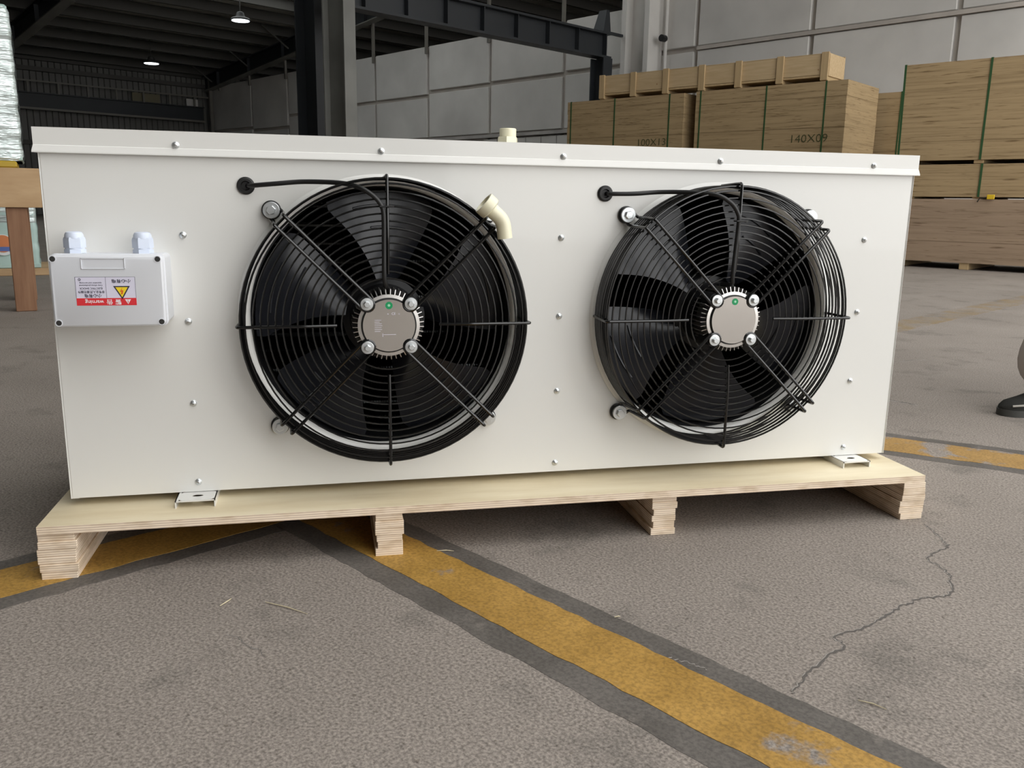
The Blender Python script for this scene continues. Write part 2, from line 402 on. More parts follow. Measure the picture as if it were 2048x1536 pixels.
MB().box(-10.62, -10.5, 14.5, 14.98, 0, 8.6).box(-10.5, -10.02, 14.72, 14.76, 0, 8.6).box(-10.02, -9.9, 14.5, 14.98, 0, 8.6).build('pilaster', 'wall_panel', wall2)
MB().lathe([(.035, 0), (.035, 8)], 10, 'z', (-9.72, 14.86, 0)).build('pipe', 'wall_panel', wall2)
MB().lathe([(.07, 0), (.07, .12), (.05, .16)], 12, 'y', (-9.66, 14.62, 4.02)).build('camera_housing', 'black_rubber', wall2)
# ---- far wall: dark cladding, girts, crane runway with railing
wl = MB(); 
for k in range(0, 190):          # ribbed sheet
    n0 = -14+k*.2; wl.add([(-31.4,n0,0),(-31.4,n0+.12,0),(-31.36,n0+.15,0),(-31.36,n0+.2,0),(-31.4,n0,5.6),(-31.4,n0+.12,5.6),(-31.36,n0+.15,5.6),(-31.36,n0+.2,5.6)], [(0,1,5,4),(1,2,6,5),(2,3,7,6)])
wl.box(-31.6, -31.42, -14, 24, 0, 5.6)
wall_l = wl.build('wall_left', 'cladding', rotz=ANG, fix=False); tag(wall_l, kind='structure')
for z, h in ((5.18, .10), (4.80, .07), (2.4, .07)): MB().box(-31.36, -31.2, -14, 15, z-h, z+h).build('girt', 'purlin_steel', wall_l)
cb = MB().box(-31.1, -31.08, -14, 14.6, 3.5, 3.98).box(-31.25, -30.95, -14, 14.6, 3.46, 3.5).box(-31.25, -30.95, -14, 14.6, 3.98, 4.02).build('runway_beam', 'dark_steel', wall_l)
MB().box(-30.96, -30.93, -14, 14.6, 3.45, 3.52).build('beam_flange', 'rail_steel', wall_l)
MB().box(-31.0, -30.96, -14, 14.9, 4.35, 4.40).build('handrail', 'rail_steel', wall_l)
for k in range(16): MB().box(-31.0, -30.95, 14.2-k*.95, 14.26-k*.95, 4.0, 4.36).build('rail_post', 'rail_steel', wall_l)
MB().box(-31.2, -31.17, 12.0, 13.0, 4.02, 4.34).build('panel', 'runway_lit_patch', wall_l); MB().box(-31.2, -31.17, 14.0, 14.45, 4.02, 4.30).build('panel', 'wall_panel', wall_l)  # yellowish panel puts a lit patch of the runway into colour
MB().box(-30.98, -30.86, 14.78, 14.9, 2.2, 5.1).build('rail_post', 'rail_steel', wall_l)
wo = MB().box(-31.4, 9, -14.2, -14, 0, 7.6).build('wall_front', 'cladding', rotz=ANG); tag(wo, kind='structure')
wg = MB().box(7.0, 7.2, -14.2, -2.2, 0, 7.6).build('wall_light_block', 'cladding', rotz=ANG); tag(wg, kind='structure')  # unseen wall added to block light from the left behind the camera
wd = MB().box(-31.4, 9, 24, 24.2, 0, 8.6).build('wall_beyond', 'cladding', rotz=ANG); tag(wd, kind='structure')
# ---- roof
ROOF_END = 1.0
def zr(s): return 5.5 + .1*(min(s, -8.)+30.45)
ADDED_SKYLIGHTS = [(-21.8, -20.2), (-17.8, -15.8), (-13.2, -11.2), (-3.4, -1.6)]      # clear roof sheets, added out of view to brighten the hall
rf = MB()
def slab(a, b, n0, n1, t0=0., t1=.1):
    rf.add([(a,n0,zr(a)+t0),(b,n0,zr(b)+t0),(b,n1,zr(b)+t0),(a,n1,zr(a)+t0),(a,n0,zr(a)+t1),(b,n0,zr(b)+t1),(b,n1,zr(b)+t1),(a,n1,zr(a)+t1)], [(0,3,2,1),(4,5,6,7),(0,1,5,4),(1,2,6,5),(2,3,7,6),(3,0,4,7)])
edges = [-31.6] + [e for ab in ADDED_SKYLIGHTS for e in ab] + [ROOF_END]
for k in range(0, len(edges), 2):
    a, b = edges[k], edges[k+1]
    for u, w in (((a, -8.), (-8., b)) if a < -8 < b else ((a, b),)): slab(u, w, -14.2, 24.2)
for a, b in ADDED_SKYLIGHTS: slab(a, b, -14.2, 5); slab(a, b, 13.5, 24.2)
z8 = zr(-8); rf.box(ROOF_END, 7.2, -14.2, -2.2, z8, z8+.1)  # roof extension added out of view to keep the left side darker
roof = rf.build('ceiling', 'foil', rotz=ANG); tag(roof, 'dark warehouse roof with foil insulation', kind='structure')
for a, b in ADDED_SKYLIGHTS:
    keep = rf; rf = MB(); slab(a-.05, b+.05, 4.95, 13.55, .102, .105); rf.build('added_skylight_sheet', 'added_skylight', roof); rf = keep
pm = MB().box(-.05, .05, -14, 24, -.28, 0).mesh('purlin', 'purlin_steel')
for k in range(18):
    s = -30.9+k*1.25; link('purlin', pm, roof, (s, 0, zr(s)-.004))
def rafter(n0, s0, s1):
    mb = MB()
    for a, b, w in ((-.82, -.79, .14), (-.32, -.29, .14), (-.79, -.32, .012)):
        vs = [(s0,n0-w,zr(s0)+a),(s1,n0-w,zr(s1)+a),(s1,n0+w,zr(s1)+a),(s0,n0+w,zr(s0)+a),(s0,n0-w,zr(s0)+b),(s1,n0-w,zr(s1)+b),(s1,n0+w,zr(s1)+b),(s0,n0+w,zr(s0)+b)]
        mb.cur = 1 if a == -.82 else 0
        mb.add(vs, [(0,3,2,1),(4,5,6,7),(0,1,5,4),(1,2,6,5),(2,3,7,6),(3,0,4,7)])
    mb.cur = 0
    k = s0+1.2
    while k < s1: mb.box(k, k+.02, n0-.12, n0+.12, zr(k)-.80, zr(k)-.30); k += 2.4
    return mb.build('rafter', ['dark_steel', 'grey_steel'], roof)
for n0 in (14.8, 7.4, 0., -7.4): rafter(n0, -31.2, -8.)
for k, s in enumerate((-30.0, -27.2, -24.4)):
    MB().tube([(s, 14.5, zr(s)-.7), (s, 13.6, zr(s)-.1)], .03, 6).build('brace', 'purlin_steel', roof)
for s in (-30.3, -27.95, -25.4, -20.3, -17.8, -15.27, -12.7):
    MB().box(s-.035, s+.035, 14.9, 14.97, 4.6, zr(s)-.8).build('wall_post', 'rail_steel', wall)
# ---- steel frame: girder, columns
gd = MB().box(-10.61, -10.58, 7.6, 14.0, 3.66, 4.08).box(-10.74, -10.45, 7.6, 14.0, 3.62, 3.66).box(-10.74, -10.45, 7.6, 14.0, 4.08, 4.12)
for k in range(8): gd.box(-10.72, -10.47, 7.9+k*.85, 7.92+k*.85, 3.66, 4.08)
gd.add([(-10.75,13.72,4.12),(-10.75,13.95,4.12),(-10.45,13.95,4.12),(-10.45,13.72,4.12),(-10.7,13.86,4.56),(-10.7,13.95,4.56),(-10.5,13.95,4.56),(-10.5,13.86,4.56)], [(0,1,2,3),(4,5,6,7),(0,1,5,4),(1,2,6,5),(2,3,7,6),(3,0,4,7)])
gd.box(-10.62, -10.55, 13.9, 14.48, 4.12, 4.17)
o = gd.build('crane_girder', 'dark_steel', rotz=ANG); tag(o, 'long dark steel crane girder with welded stiffeners, running to the wall', 'girder')
def hcol(s0, s1, n0, n1, z1, name, mname, label, base=True):
    mb = MB().box(s0, s0+.03, n0, n1, 0, z1).box(s1-.03, s1, n0, n1, 0, z1).box(s0+.03, s1-.03, (n0+n1)/2-.008, (n0+n1)/2+.008, 0, z1)
    mb.box(s0-.1, s1+.1, n0-.1, n1+.1, 0, .03)
    o = mb.build(name, mname, rotz=ANG); return tag(o, label, 'column')
hcol(-10.92, -10.3, 7.37, 7.585, 7.3, 'steel_column', 'grey_steel', 'pale grey steel H column rising behind the white cooler')
hcol(-12.22, -11.58, 7.64, 7.985, 7.2, 'steel_column', 'dark_steel', 'dark steel H column just left of the pale grey column')
hcol(-10.78, -10.42, 13.72, 14.0, 3.615, 'steel_column', 'dark_steel', 'short black steel column carrying the girder end near the wall')
# ---- high bay lamps
def lamp(s, n, z, label):
    r = empty('high_bay_lamp', B(s, n, z), ANG); tag(r, label, 'lamp', 'round high bay lamps under the roof')
    MB().lathe([(.245, 0), (.25, .03), (.23, .06), (.12, .10), (.09, .2), (.05, .22)], 28, 'z').build('housing', 'lamp_body', r, True)
    MB().lathe([(.225, -.012), (.225, .002)], 28, 'z').build('lens', 'lamp_glass', r, True)
    MB().tube([(0, 0, .2), (0, 0, zr(s)-z)], .012, 6).build('rod', 'purlin_steel', r)
lamp(-28.0, 11.5, 4.95, 'lit round ceiling lamp low over the dark far wall'); lamp(-20.7, 10.99, 5.25, 'lit round ceiling lamp nearest the steel columns, higher one')

# ================================================================== UNIT COOLER ON ITS PALLET
ZU = .112
W, H, D = 1.70, .656, .46
cool = empty('unit_cooler', (0, 0, ZU)); tag(cool, 'long white enamelled unit cooler with two black fans, standing on the plywood pallet', 'cooler')
FANS = (.5765, 1.2535); FZ = .3245
HR = .262
# front sheet with two round openings
fp = MB(); nseg = 96
x0p, x1p, z0p, z1p = .0035, 1.6935, .001, .64
half = .27
def sqpt(a):
    c, s = math.cos(a), math.sin(a); k = half/max(abs(c), abs(s)); return c*k, s*k
for cx in FANS:
    vs = []; fs = []
    angs = sorted(set([2*PI*i/nseg for i in range(nseg)]))
    for a in angs:
        q = sqpt(a); vs += [(cx+HR*math.cos(a), 0, FZ+HR*math.sin(a)), (cx+q[0], 0, FZ+q[1])]
    for i in range(nseg):
        j = (i+1) % nseg; fs.append((2*i, 2*i+1, 2*j+1, 2*j))
    fp.add(vs, fs)
def quad(a, b, c, d): fp.add([(a,0,c),(b,0,c),(b,0,d),(a,0,d)], [(0,1,2,3)])
quad(x0p, x1p, z0p, FZ-half); quad(x0p, x1p, FZ+half, z1p)
quad(x0p, FANS[0]-half, FZ-half, FZ+half); quad(FANS[0]+half, FANS[1]-half, FZ-half, FZ+half); quad(FANS[1]+half, x1p, FZ-half, FZ+half)
for xa, xb in ((x0p, x0p), (x1p, x1p)):   # folded edges
    fp.add([(xa,0,z0p),(xa,0,z1p),(xa,.02,z1p),(xa,.02,z0p)], [(0,1,2,3)])
fp.add([(x0p,0,z0p),(x1p,0,z0p),(x1p,.02,z0p),(x0p,.02,z0p)], [(0,1,2,3)])
fo = fp.build('front_panel', 'white_enamel', cool, fix=True)
MB().cbox(0, .0012, .0, D, 0, .64, .0004).box(.0012, .014, .0008, .002, 0, .64).build('side_panel', 'white_enamel', cool)
MB().cbox(W-.0012, W, .0, D, 0, .64, .0004).box(W-.014, W-.0012, .0025, .004, 0, .64).build('side_panel', 'white_enamel', cool)
MB().box(0, W, .02, D, 0, .0015).build('bottom_panel', 'white_enamel', cool)
# tray lid with flared hem
prof = [(-.0045, .656), (-.0045, .6275), (-.0056, .6265), (-.0085, .6165), (-.0085, .6145), (-.0075, .6145), (-.0035, .6250), (-.0030, .6545)]
ld = MB(); xs = (-.0045, W+.0045); n = len(prof)
ld.add([(xs[0]-(.0022 if 2 < i < 6 else 0), y, z) for i, (y, z) in enumerate(prof)] + [(xs[1]+(.0022 if 2 < i < 6 else 0), y, z) for i, (y, z) in enumerate(prof)],
       [tuple(range(n-1, -1, -1)), tuple(range(n, 2*n))] + [(i, (i+1) % n, (i+1) % n+n, i+n) for i in range(n)])
ld.box(xs[0], xs[1], -.003, D+.0045, .6545, .656); ld.box(xs[0], xs[0]+.0015, -.003, D+.0045, .6145, .6545); ld.box(xs[1]-.0015, xs[1], -.003, D+.0045, .6145, .6545); ld.box(xs[0], xs[1], D+.003, D+.0045, .6145, .6545)
ld.build('lid', 'white_enamel', cool)
# coil behind the fans
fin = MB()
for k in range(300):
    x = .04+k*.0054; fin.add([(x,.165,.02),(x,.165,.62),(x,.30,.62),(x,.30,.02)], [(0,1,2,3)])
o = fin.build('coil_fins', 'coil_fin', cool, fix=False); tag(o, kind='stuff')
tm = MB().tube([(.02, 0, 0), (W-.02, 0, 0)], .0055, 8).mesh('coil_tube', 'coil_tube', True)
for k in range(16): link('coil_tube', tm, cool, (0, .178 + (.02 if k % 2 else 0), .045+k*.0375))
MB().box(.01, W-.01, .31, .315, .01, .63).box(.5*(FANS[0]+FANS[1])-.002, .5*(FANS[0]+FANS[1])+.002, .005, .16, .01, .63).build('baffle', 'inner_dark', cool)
# hanger feet
def foot(x0, x1):
    mb = MB(); y0, y1 = -.048, D+.04; z0 = -.014; cx, cy = (x0+x1)/2+.002, -.022; rr = .0075; vs = []; fs = []; k = 24
    sq = []
    for i in range(k):
        a = 2*PI*i/k; c, s = math.cos(a), math.sin(a); q = 1/max(abs(c)/((x1-x0)/2-.004), abs(s)/.025)
        vs += [(cx+rr*1.25*c, cy+rr*.62*s, 0), (cx+c*q, cy+s*q, 0)]
    for i in range(k):
        j = (i+1) % k; fs.append((2*i, 2*i+1, 2*j+1, 2*j))
    mb.add(vs, fs); a, b = cx-((x1-x0)/2-.004), cx+((x1-x0)/2-.004)
    for (u, w, v0, v1) in ((x0, a, y0, y1), (b, x1, y0, y1), (a, b, y0, cy-.025), (a, b, cy+.025, y1)):
        if w > u and v1 > v0: mb.add([(u,v0,0),(w,v0,0),(w,v1,0),(u,v1,0)], [(0,1,2,3)])
    mb.box(x0, x0+.0022, y0, y1, z0, 0); mb.box(x1-.0022, x1, y0, y1, z0, 0); mb.box(x0, x1, y0, y0+.0005, -.0024, 0)
    return mb.build('foot', 'white_enamel', cool)
foot(.186, .2565); foot(1.5655, 1.632)
# screws
sm = MB().lathe([(.0062, 0), (.0062, -.0012), (.0048, -.0026), (.0030, -.0034)], 18).lathe([(.0030, -.003), (.0030, -.0052), (.0018, -.0060)], 6)
sm.cur = 1; sm.lathe([(.0017, -.0059), (.0017, -.0062)], 6)
scm = sm.mesh('screw', ['zinc', 'engraving'])
for x in (.221, .574, .920, 1.247, 1.596): link('screw', scm, cool, (x, -.0045, .6325))
for x in (.223, .9215, 1.594):
    for z in (.479, .3245, .172, .020): link('screw', scm, cool, (x, -.0002, z))

# ---- a fan: motor with its guard, blades, venturi
def polar(r, t, y, a):        # radial, tangential -> local xyz
    return Vector((r*math.cos(a) - t*math.sin(a), y, r*math.sin(a) + t*math.cos(a)))
def yf(R): return -.085 if R > .15 else -.085 + .007*(.15-R)/.06
def make_fan(cx, phase, cable_pts, tie):
    mo = MB().lathe([(.050, .07), (.050, -.084), (.0555, -.085), (.0558, -.0895), (.0500, -.0900), (.0488, -.0885)], 64)
    root = mo.build('axial_fan', 'aluminium', cool, True, (cx, 0, FZ))
    fm = MB().box(.050, .0645, -.082, -.045, -.0006, .0006)
    fins = MB()
    for k in range(44):
        a = 2*PI*(k+.5)/44
        if min(abs(((a-PI/4) % (PI/2))), abs(((a-PI/4) % (PI/2))-PI/2)) < .14: continue
        for (r0, r1) in ((.050, .0645),):
            c, s = math.cos(a), math.sin(a); w = .0007
            q = lambda r, t: (r*c - t*s, r*s + t*c)
            A, Bq, C, Dq = q(r0, -w), q(r1, -w), q(r1, w), q(r0, w)
            fins.add([(A[0],-.084,A[1]),(Bq[0],-.080,Bq[1]),(C[0],-.080,C[1]),(Dq[0],-.084,Dq[1]),(A[0],-.03,A[1]),(Bq[0],-.03,Bq[1]),(C[0],-.03,C[1]),(Dq[0],-.03,Dq[1])],
                     [(0,1,2,3),(4,7,6,5),(0,4,5,1),(1,5,6,2),(2,6,7,3),(3,7,4,0)])
    fins.build('cooling_fins', 'aluminium', root)
    MB().lathe([(.0645, -.03), (.066, .0), (.066, .012), (.078, .016), (.078, .07)], 48).build('hub', 'black_hub', root, True)
    # notched cover plate
    pts = []; nb = .0143; rb = .0555; R = .0468
    for i in range(180):
        a = 2*PI*i/180; r = R
        for q in range(4):
            b = PI/4+q*PI/2; d = (a-b+PI) % (2*PI)-PI
            if abs(d) < .35:
                disc = nb**2-(rb*math.sin(d))**2
                if disc > 0: r = min(r, rb*math.cos(d)-math.sqrt(disc))
        pts.append((r*math.cos(a), r*math.sin(a)))
    MB().prism_y(pts, -.0945, -.0885).build('cover_plate', 'chrome_plate', root)
    MB().lathe([(.0494, -.0880), (.0494, -.0897), (.0462, -.0897), (.0462, -.0880)], 64, caps=False).build('groove', 'black_rubber', root, True)
    MB().lathe([(.0066, -.0946), (.0066, -.0950)], 28, c=(0, 0, .0365)).build('sticker', 'green_sticker', root)
    MB().lathe([(.0026, -.0950), (.0026, -.0952)], 6, c=(0, 0, .0367)).build('sticker_mark', 'pale_green', root)
    # corner bosses
    for q in range(4):
        b = PI/4+q*PI/2; c = (rb*math.cos(b), 0, rb*math.sin(b))
        MB().lathe([(.0135, -.05), (.0135, -.090)], 24, c=c).build('boss', 'black_rubber', root, True)
    # wire rings
    for k in range(13):
        R = .0832+k*.01275; MB().ring(R, yf(R), .0016, 72 if R > .12 else 48, 6).build('guard_ring', 'black_wire', root, True)
    MB().ring(.2500, -.0838, .0019, 84, 6).build('guard_ring', 'black_wire', root, True)
    for y in (-.0785, -.067, -.0555, -.044, -.0325, -.021, -.0095): MB().ring(.2585, y, .0022, 84, 6).build('guard_ring', 'black_wire', root, True)
    # single spokes
    for q in range(4):
        a = q*PI/2
        path = fillet_path([polar(.2605, 0, -.006, a), polar(.2635, 0, -.0895, a), polar(.15, 0, -.0895, a), polar(.092, 0, -.0835, a)], .007, 4)
        MB().tube(path, .0030, 8).build('guard_spoke', 'black_wire', root, True)
    # double mounting arms that loop round the panel bolts and the motor bolts
    rb2 = .283
    for q in range(4):
        a = PI/4+q*PI/2; w = .0118; pth = []
        up = [(rb-.002, w, -.0925), (.15, w, -.096), (.2625, w, -.096), (.2655, w, -.012), (rb2-.004, w, -.0085)]
        side = fillet_path([polar(r, t, y, a) for r, t, y in up], .008, 4)
        loop = [polar(rb2+w*math.sin(PI*k/8)*1.0, w*math.cos(PI*k/8), -.0085, a) for k in range(1, 8)]
        other = fillet_path([polar(r, -t, y, a) for r, t, y in reversed(up)], .008, 4)
        hub = [polar(rb-.002-w*math.sin(PI*k/8), -w*math.cos(PI*k/8), -.0925, a) for k in range(1, 8)]
        MB().tube(side+loop+other+hub, .0031, 8, True).build('guard_arm', 'black_wire', root, True)
        c = polar(rb2, 0, 0, a); MB().lathe([(.0172, 0), (.0172, -.0045), (.0155, -.0060)], 28, c=c).build('rubber_pad', 'black_rubber', root, True)
        MB().lathe([(.0148, -.0135), (.0148, -.0152), (.0140, -.0158), (.0118, -.0158)], 28, c=c).lathe([(.0100, -.0055), (.0100, -.0135)], 20, c=c).build('washer', 'zinc', root)
        b = MB().lathe([(.0084, -.0158), (.0084, -.0210), (.0072, -.0222)], 6, c=c, phase=.3+q).lathe([(.0040, -.0222), (.0040, -.0227), (.0030, -.0227)], 12, c=c); b.build('bolt', 'zinc', root)
        c = polar(rb, 0, 0, a)
        MB().lathe([(.0112, -.0950), (.0114, -.0966), (.0108, -.0974), (.0060, -.0976)], 28, c=c).build('washer', 'zinc', root)
        MB().lathe([(.0060, -.0970), (.0060, -.1036), (.0048, -.1048)], 6, c=c, phase=.2+q*.7).build('bolt', 'zinc', root)
    # venturi ring
    MB().lathe([(.2685, -.0004), (.2655, -.0030), (.2600, -.0050), (.2540, -.0050), (.2495, -.0020), (.2475, .003), (.2465, .016)], 96, caps=False).build('venturi', 'white_enamel', root, True)
    MB().lathe([(.2462, .015), (.2440, .022), (.2430, .105), (.30, .110)], 72, caps=False).build('duct', 'black_hub', root, True)
    # blades
    for k in range(5):
        th = phase + k*2*PI/5; mb = MB(); nr, na = 12, 12; R0, R1 = .074, .2385; vs = []
        for i in range(nr+1):
            u = i/nr; r = R0+(R1-R0)*u
            wd = .60+.34*u-.10*u*u; sw = -.08+.16*u**1.6             # half-angle grows outwards, tips sweep forward
            lead = wd*.58 + sw; trail = -wd*.52 + sw*.6
            if u > .9: lead -= .05*(u-.9)/.1; trail += .05*(u-.9)/.1
            for j in range(na+1):
                t = j/na; a = th + trail+(lead-trail)*t
                y = .058 - .062*t*(1-.35*u) - .006*math.sin(PI*t)
                vs.append((r*math.cos(a), y, r*math.sin(a)))
        fs = [(i*(na+1)+j, i*(na+1)+j+1, (i+1)*(na+1)+j+1, (i+1)*(na+1)+j) for i in range(nr) for j in range(na)]
        m_ = len(vs); vs += [(x, y+.003, z) for x, y, z in vs]; fs += [tuple(m_+q for q in reversed(f)) for f in fs]
        edge = [j for j in range(na+1)] + [(i+1)*(na+1)-1 for i in range(1, nr+1)] + [nr*(na+1)+j for j in range(na-1, -1, -1)] + [i*(na+1) for i in range(nr-1, 0, -1)]
        fs += [(edge[i], edge[(i+1) % len(edge)], m_+edge[(i+1) % len(edge)], m_+edge[i]) for i in range(len(edge))]
        mb.add(vs, fs)
        for (rr, t0, t1) in ((.212, .30, .80), (.172, .25, .72)):
            u = (rr-R0)/(R1-R0); wd = .60+.34*u-.10*u*u; sw = -.08+.16*u**1.6; lead = wd*.58+sw; trail = -wd*.52+sw*.6; pth = []
            for q in range(9):
                t = t0+(t1-t0)*q/8; a = th+trail+(lead-trail)*t; y = .058-.062*t*(1-.35*u)-.006*math.sin(PI*t)-.001; pth.append((rr*math.cos(a), y, rr*math.sin(a)))
            mb.tube(pth, .0022, 6)
        mb.build('blade', 'blade_black', root, True)
    # supply cable
    mb = MB().tube(smooth_path([(x-cx, y, z-FZ) for x, y, z in cable_pts], 8), .0042, 10); mb.build('cable', 'black_rubber', root, True)
    x, y, z = tie; MB().tube([(x-cx-.006, y+.004, z-FZ), (x-cx-.006, y-.008, z-FZ), (x-cx+.013, y-.008, z-FZ), (x-cx+.013, y+.004, z-FZ)], .0014, 6, True).box(x-cx+.013, x-cx+.018, y-.007, y-.002, z-FZ-.002, z-FZ+.002).build('cable_tie', 'black_rubber', root)
    gx, gz = cable_pts[0][0]-cx, cable_pts[0][2]-FZ
    MB().lathe([(.0155, 0), (.0155, -.003), (.0125, -.006), (.0085, -.0062), (.0070, -.002)], 28, c=(gx-.002, 0, gz)).build('grommet', 'black_rubber', root, True)
    return root
fanL = make_fan(FANS[0], math.radians(86), [(.336, .02, .5665), (.338, -.004, .5665), (.348, -.017, .567), (.385, -.028, .5705), (.437, -.035, .5750), (.498, -.062, .5735), (.530, -.090, .5655), (.552, -.098, .5520), (.565, -.099, .5365), (.5692, -.099, .518), (.5690, -.0985, .46), (.5690, -.097, .41), (.573, -.085, .395), (.575, -.04, .39)], (.5690, -.0965, .5345))
make_fan(FANS[1], math.radians(128), [(1.010, .02, .565), (1.011, -.004, .565), (1.018, -.016, .5645), (1.06, -.026, .5655), (1.111, -.034, .5695), (1.165, -.066, .5695), (1.203, -.092, .5645), (1.229, -.099, .5500), (1.243, -.100, .5320), (1.2465, -.100, .515), (1.2445, -.0985, .46), (1.2430, -.097, .41), (1.248, -.085, .395), (1.250, -.04, .39)], (1.2460, -.0975, .517))

for body, size, x, z, w in (('CE', .0060, .008, .0215, 1.), ('o', .0052, -.002, .0215, 1.), ('o', .0052, .018, .0215, 1.)):
    me = text_mesh('engraved_mark', body, size, 'label_white'); me.transform(Matrix.Translation((x, -.0948, z)) @ Matrix.Rotation(PI/2, 4, 'X')); link('engraved_mark', me, fanL)
eb = MB()
for k in range(7): eb.box(-.026, -.026+random.uniform(.008, .014), -.0947, -.0944, .010-k*.0034, .0106-k*.0034)
eb.box(-.012, -.0112, -.0947, -.0944, -.020, -.014).box(-.010, .012, -.0947, -.0944, -.0165, -.0159)
eb.build('engraved_lines', 'label_white', fanL)
# ---- junction box with glands and warning label
def rrect(x0, x1, z0, z1, r, n=5):
    out = []
    for cx, cz, a0 in ((x1-r, z0+r, -PI/2), (x1-r, z1-r, 0), (x0+r, z1-r, PI/2), (x0+r, z0+r, PI)):
        for k in range(n+1): a = a0+PI/2*k/n; out.append((cx+r*math.cos(a), cz+r*math.sin(a)))
    return out
def loft_y(layers):
    mb = MB(); n = len(layers[0][0]); vs = []; fs = []
    for poly, y in layers: vs += [(x, y, z) for x, z in poly]
    for r in range(len(layers)-1):
        for i in range(n): j = (i+1) % n; fs.append((r*n+i, r*n+j, r*n+n+j, r*n+n+i))
    fs += [tuple(range(n)), tuple((len(layers)-1)*n+i for i in range(n-1, -1, -1))]
    return mb.add(vs, fs)
bx0, bx1, bz0, bz1 = .0235, .2015, .3285, .4505
jb = loft_y([(rrect(bx0+.002, bx1-.002, bz0+.002, bz1-.002, .008), 0), (rrect(bx0+.001, bx1-.001, bz0+.001, bz1-.001, .008), -.0690)]).build('junction_box', 'box_plastic', cool, True)
loft_y([(rrect(bx0+.0025, bx1-.0025, bz0+.0025, bz1-.0025, .008), -.0690), (rrect(bx0, bx1, bz0, bz1, .009), -.0705), (rrect(bx0, bx1, bz0, bz1, .009), -.0745), (rrect(bx0+.0018, bx1-.0018, bz0+.0018, bz1-.0018, .009), -.0752),
        (rrect(bx0+.002, bx1-.002, bz0+.002, bz1-.002, .009), -.0880), (rrect(bx0+.0045, bx1-.0045, bz0+.0045, bz1-.0045, .007), -.0900)]).build('box_lid', 'box_plastic', jb, True)
fr = MB()
for a in ((.074, .141, .4262, .4270), (.074, .141, .4432, .4440), (.074, .0748, .4262, .4440), (.1402, .141, .4262, .4440)): fr.box(a[0], a[1], -.0912, -.0899, a[2], a[3])
fr.build('rib_frame', 'box_plastic', jb)
for x, z in ((.0315, .4425), (.1925, .4425), (.0325, .3370), (.1925, .3370)):
    MB().lathe([(.0058, -.0898), (.0058, -.0906), (.0046, -.0906), (.0044, -.0900)], 20, c=(x, 0, z)).build('screw_rim', 'box_plastic', jb, True)
    MB().lathe([(.0045, -.0899), (.0045, -.0903)], 18, c=(x, 0, z)).box(x-.003, x+.003, -.0905, -.0902, z-.0006, z+.0006).build('lid_screw', 'screw_recess_shade', jb)
def gland(x):
    g_ = MB().lathe([(.0168, .4495), (.0168, .4560)], 6, 'z', (x, -.042, 0), phase=.25).lathe([(.0150, .4560), (.0150, .4585)], 24, 'z', (x, -.042, 0))
    g_.lathe([(.0172, .4585), (.0172, .4720), (.0160, .4760)], 6, 'z', (x, -.042, 0), phase=.25).lathe([(.0150, .4740), (.0146, .4800), (.0125, .4840), (.0090, .4855)], 28, 'z', (x, -.042, 0))
    g_.build('cable_gland', 'gland_plastic', jb, True)
gland(.0555); gland(.1630)
# label, stuck on upside down
LX, LZ, LY = .1090, .3895, -.0901
lw, lh = .0925, .0475
lab = MB().box(-lw/2, lw/2, -.0002, 0, -lh/2, lh/2).build('warning_label', 'label_white', jb, loc=(LX, LY, LZ))
lab.rotation_euler = (0, PI, 0)                     # half turn in the label's own plane
def lpiece(mb, name, mname):
    o = mb.build(name, mname, jb, loc=(LX, LY, LZ)); o.rotation_euler = (0, PI, 0); return o
lpiece(MB().box(-lw/2, lw/2, -.0004, -.0001, lh/2-.0122, lh/2), 'label_banner', 'label_red')
bl = MB()
for a in ((-lw/2, lw/2, -lh/2, -lh/2+.0004), (-lw/2, -lw/2+.0004, -lh/2, lh/2-.012), (lw/2-.0004, lw/2, -lh/2, lh/2-.012), (-.0005, -.0001, -lh/2, lh/2-.012)): bl.box(a[0], a[1], -.0004, -.0001, a[2], a[3])
lpiece(bl, 'label_border', 'label_black')
tri = lambda cx, cz, r: [(cx-r*.866, cz-r*.5), (cx+r*.866, cz-r*.5), (cx, cz+r)]
lpiece(MB().prism_y(tri(-.0245, -.0010, .0150), -.0004, -.0001), 'warning_triangle', 'label_black')
lpiece(MB().prism_y(tri(-.0245, -.0010, .0112), -.0006, -.0003), 'warning_triangle', 'label_yellow')
bolt = [(-.0255, .0052), (-.0225, .0052), (-.0240, .0012), (-.0215, .0012), (-.0255, -.0062), (-.0244, -.0014), (-.0270, -.0014)]
lpiece(MB().prism_y(bolt, -.0008, -.0005), 'lightning_mark', 'label_orange')
lpiece(MB().prism_y(tri(-.0330, .0165, .0055), -.0006, -.0003), 'banner_triangle', 'label_letter_white')
lpiece(MB().box(-.0334, -.0326, -.0008, -.0005, .0160, .0195).box(-.0334, -.0326, -.0008, -.0005, .0144, .0152), 'banner_mark', 'label_red')
def ltext(body, size, x, z, mname, bold=0., name='label_text', w=1.):
    me = text_mesh(name, body, size, mname, bold=bold); me.transform(Matrix.Translation((x, -.0006, z)) @ Matrix.Rotation(PI/2, 4, 'X') @ Matrix.Scale(w, 4, (1, 0, 0)))
    o = link(name, me, jb, (LX, LY, LZ)); o.rotation_euler = (0, PI, 0)
ltext('警 告', .0095, -.0110, .0175, 'label_letter_white', .00015, w=1.1)
ltext('warning', .0090, .0190, .0178, 'label_letter_white', .00012)
ltext('小心有电', .0068, -.0245, -.0170, 'label_black', .0001, w=1.1)
ltext('小心有电', .0066, .0205, .0072, 'label_black', .0001)
ltext('非专业人员请勿操作', .0048, .0225, .0008, 'label_black', .00006, w=.95)
ltext('ELECTRIC SHOCK', .0042, .0225, -.0048, 'label_black', .00004, w=1.05)
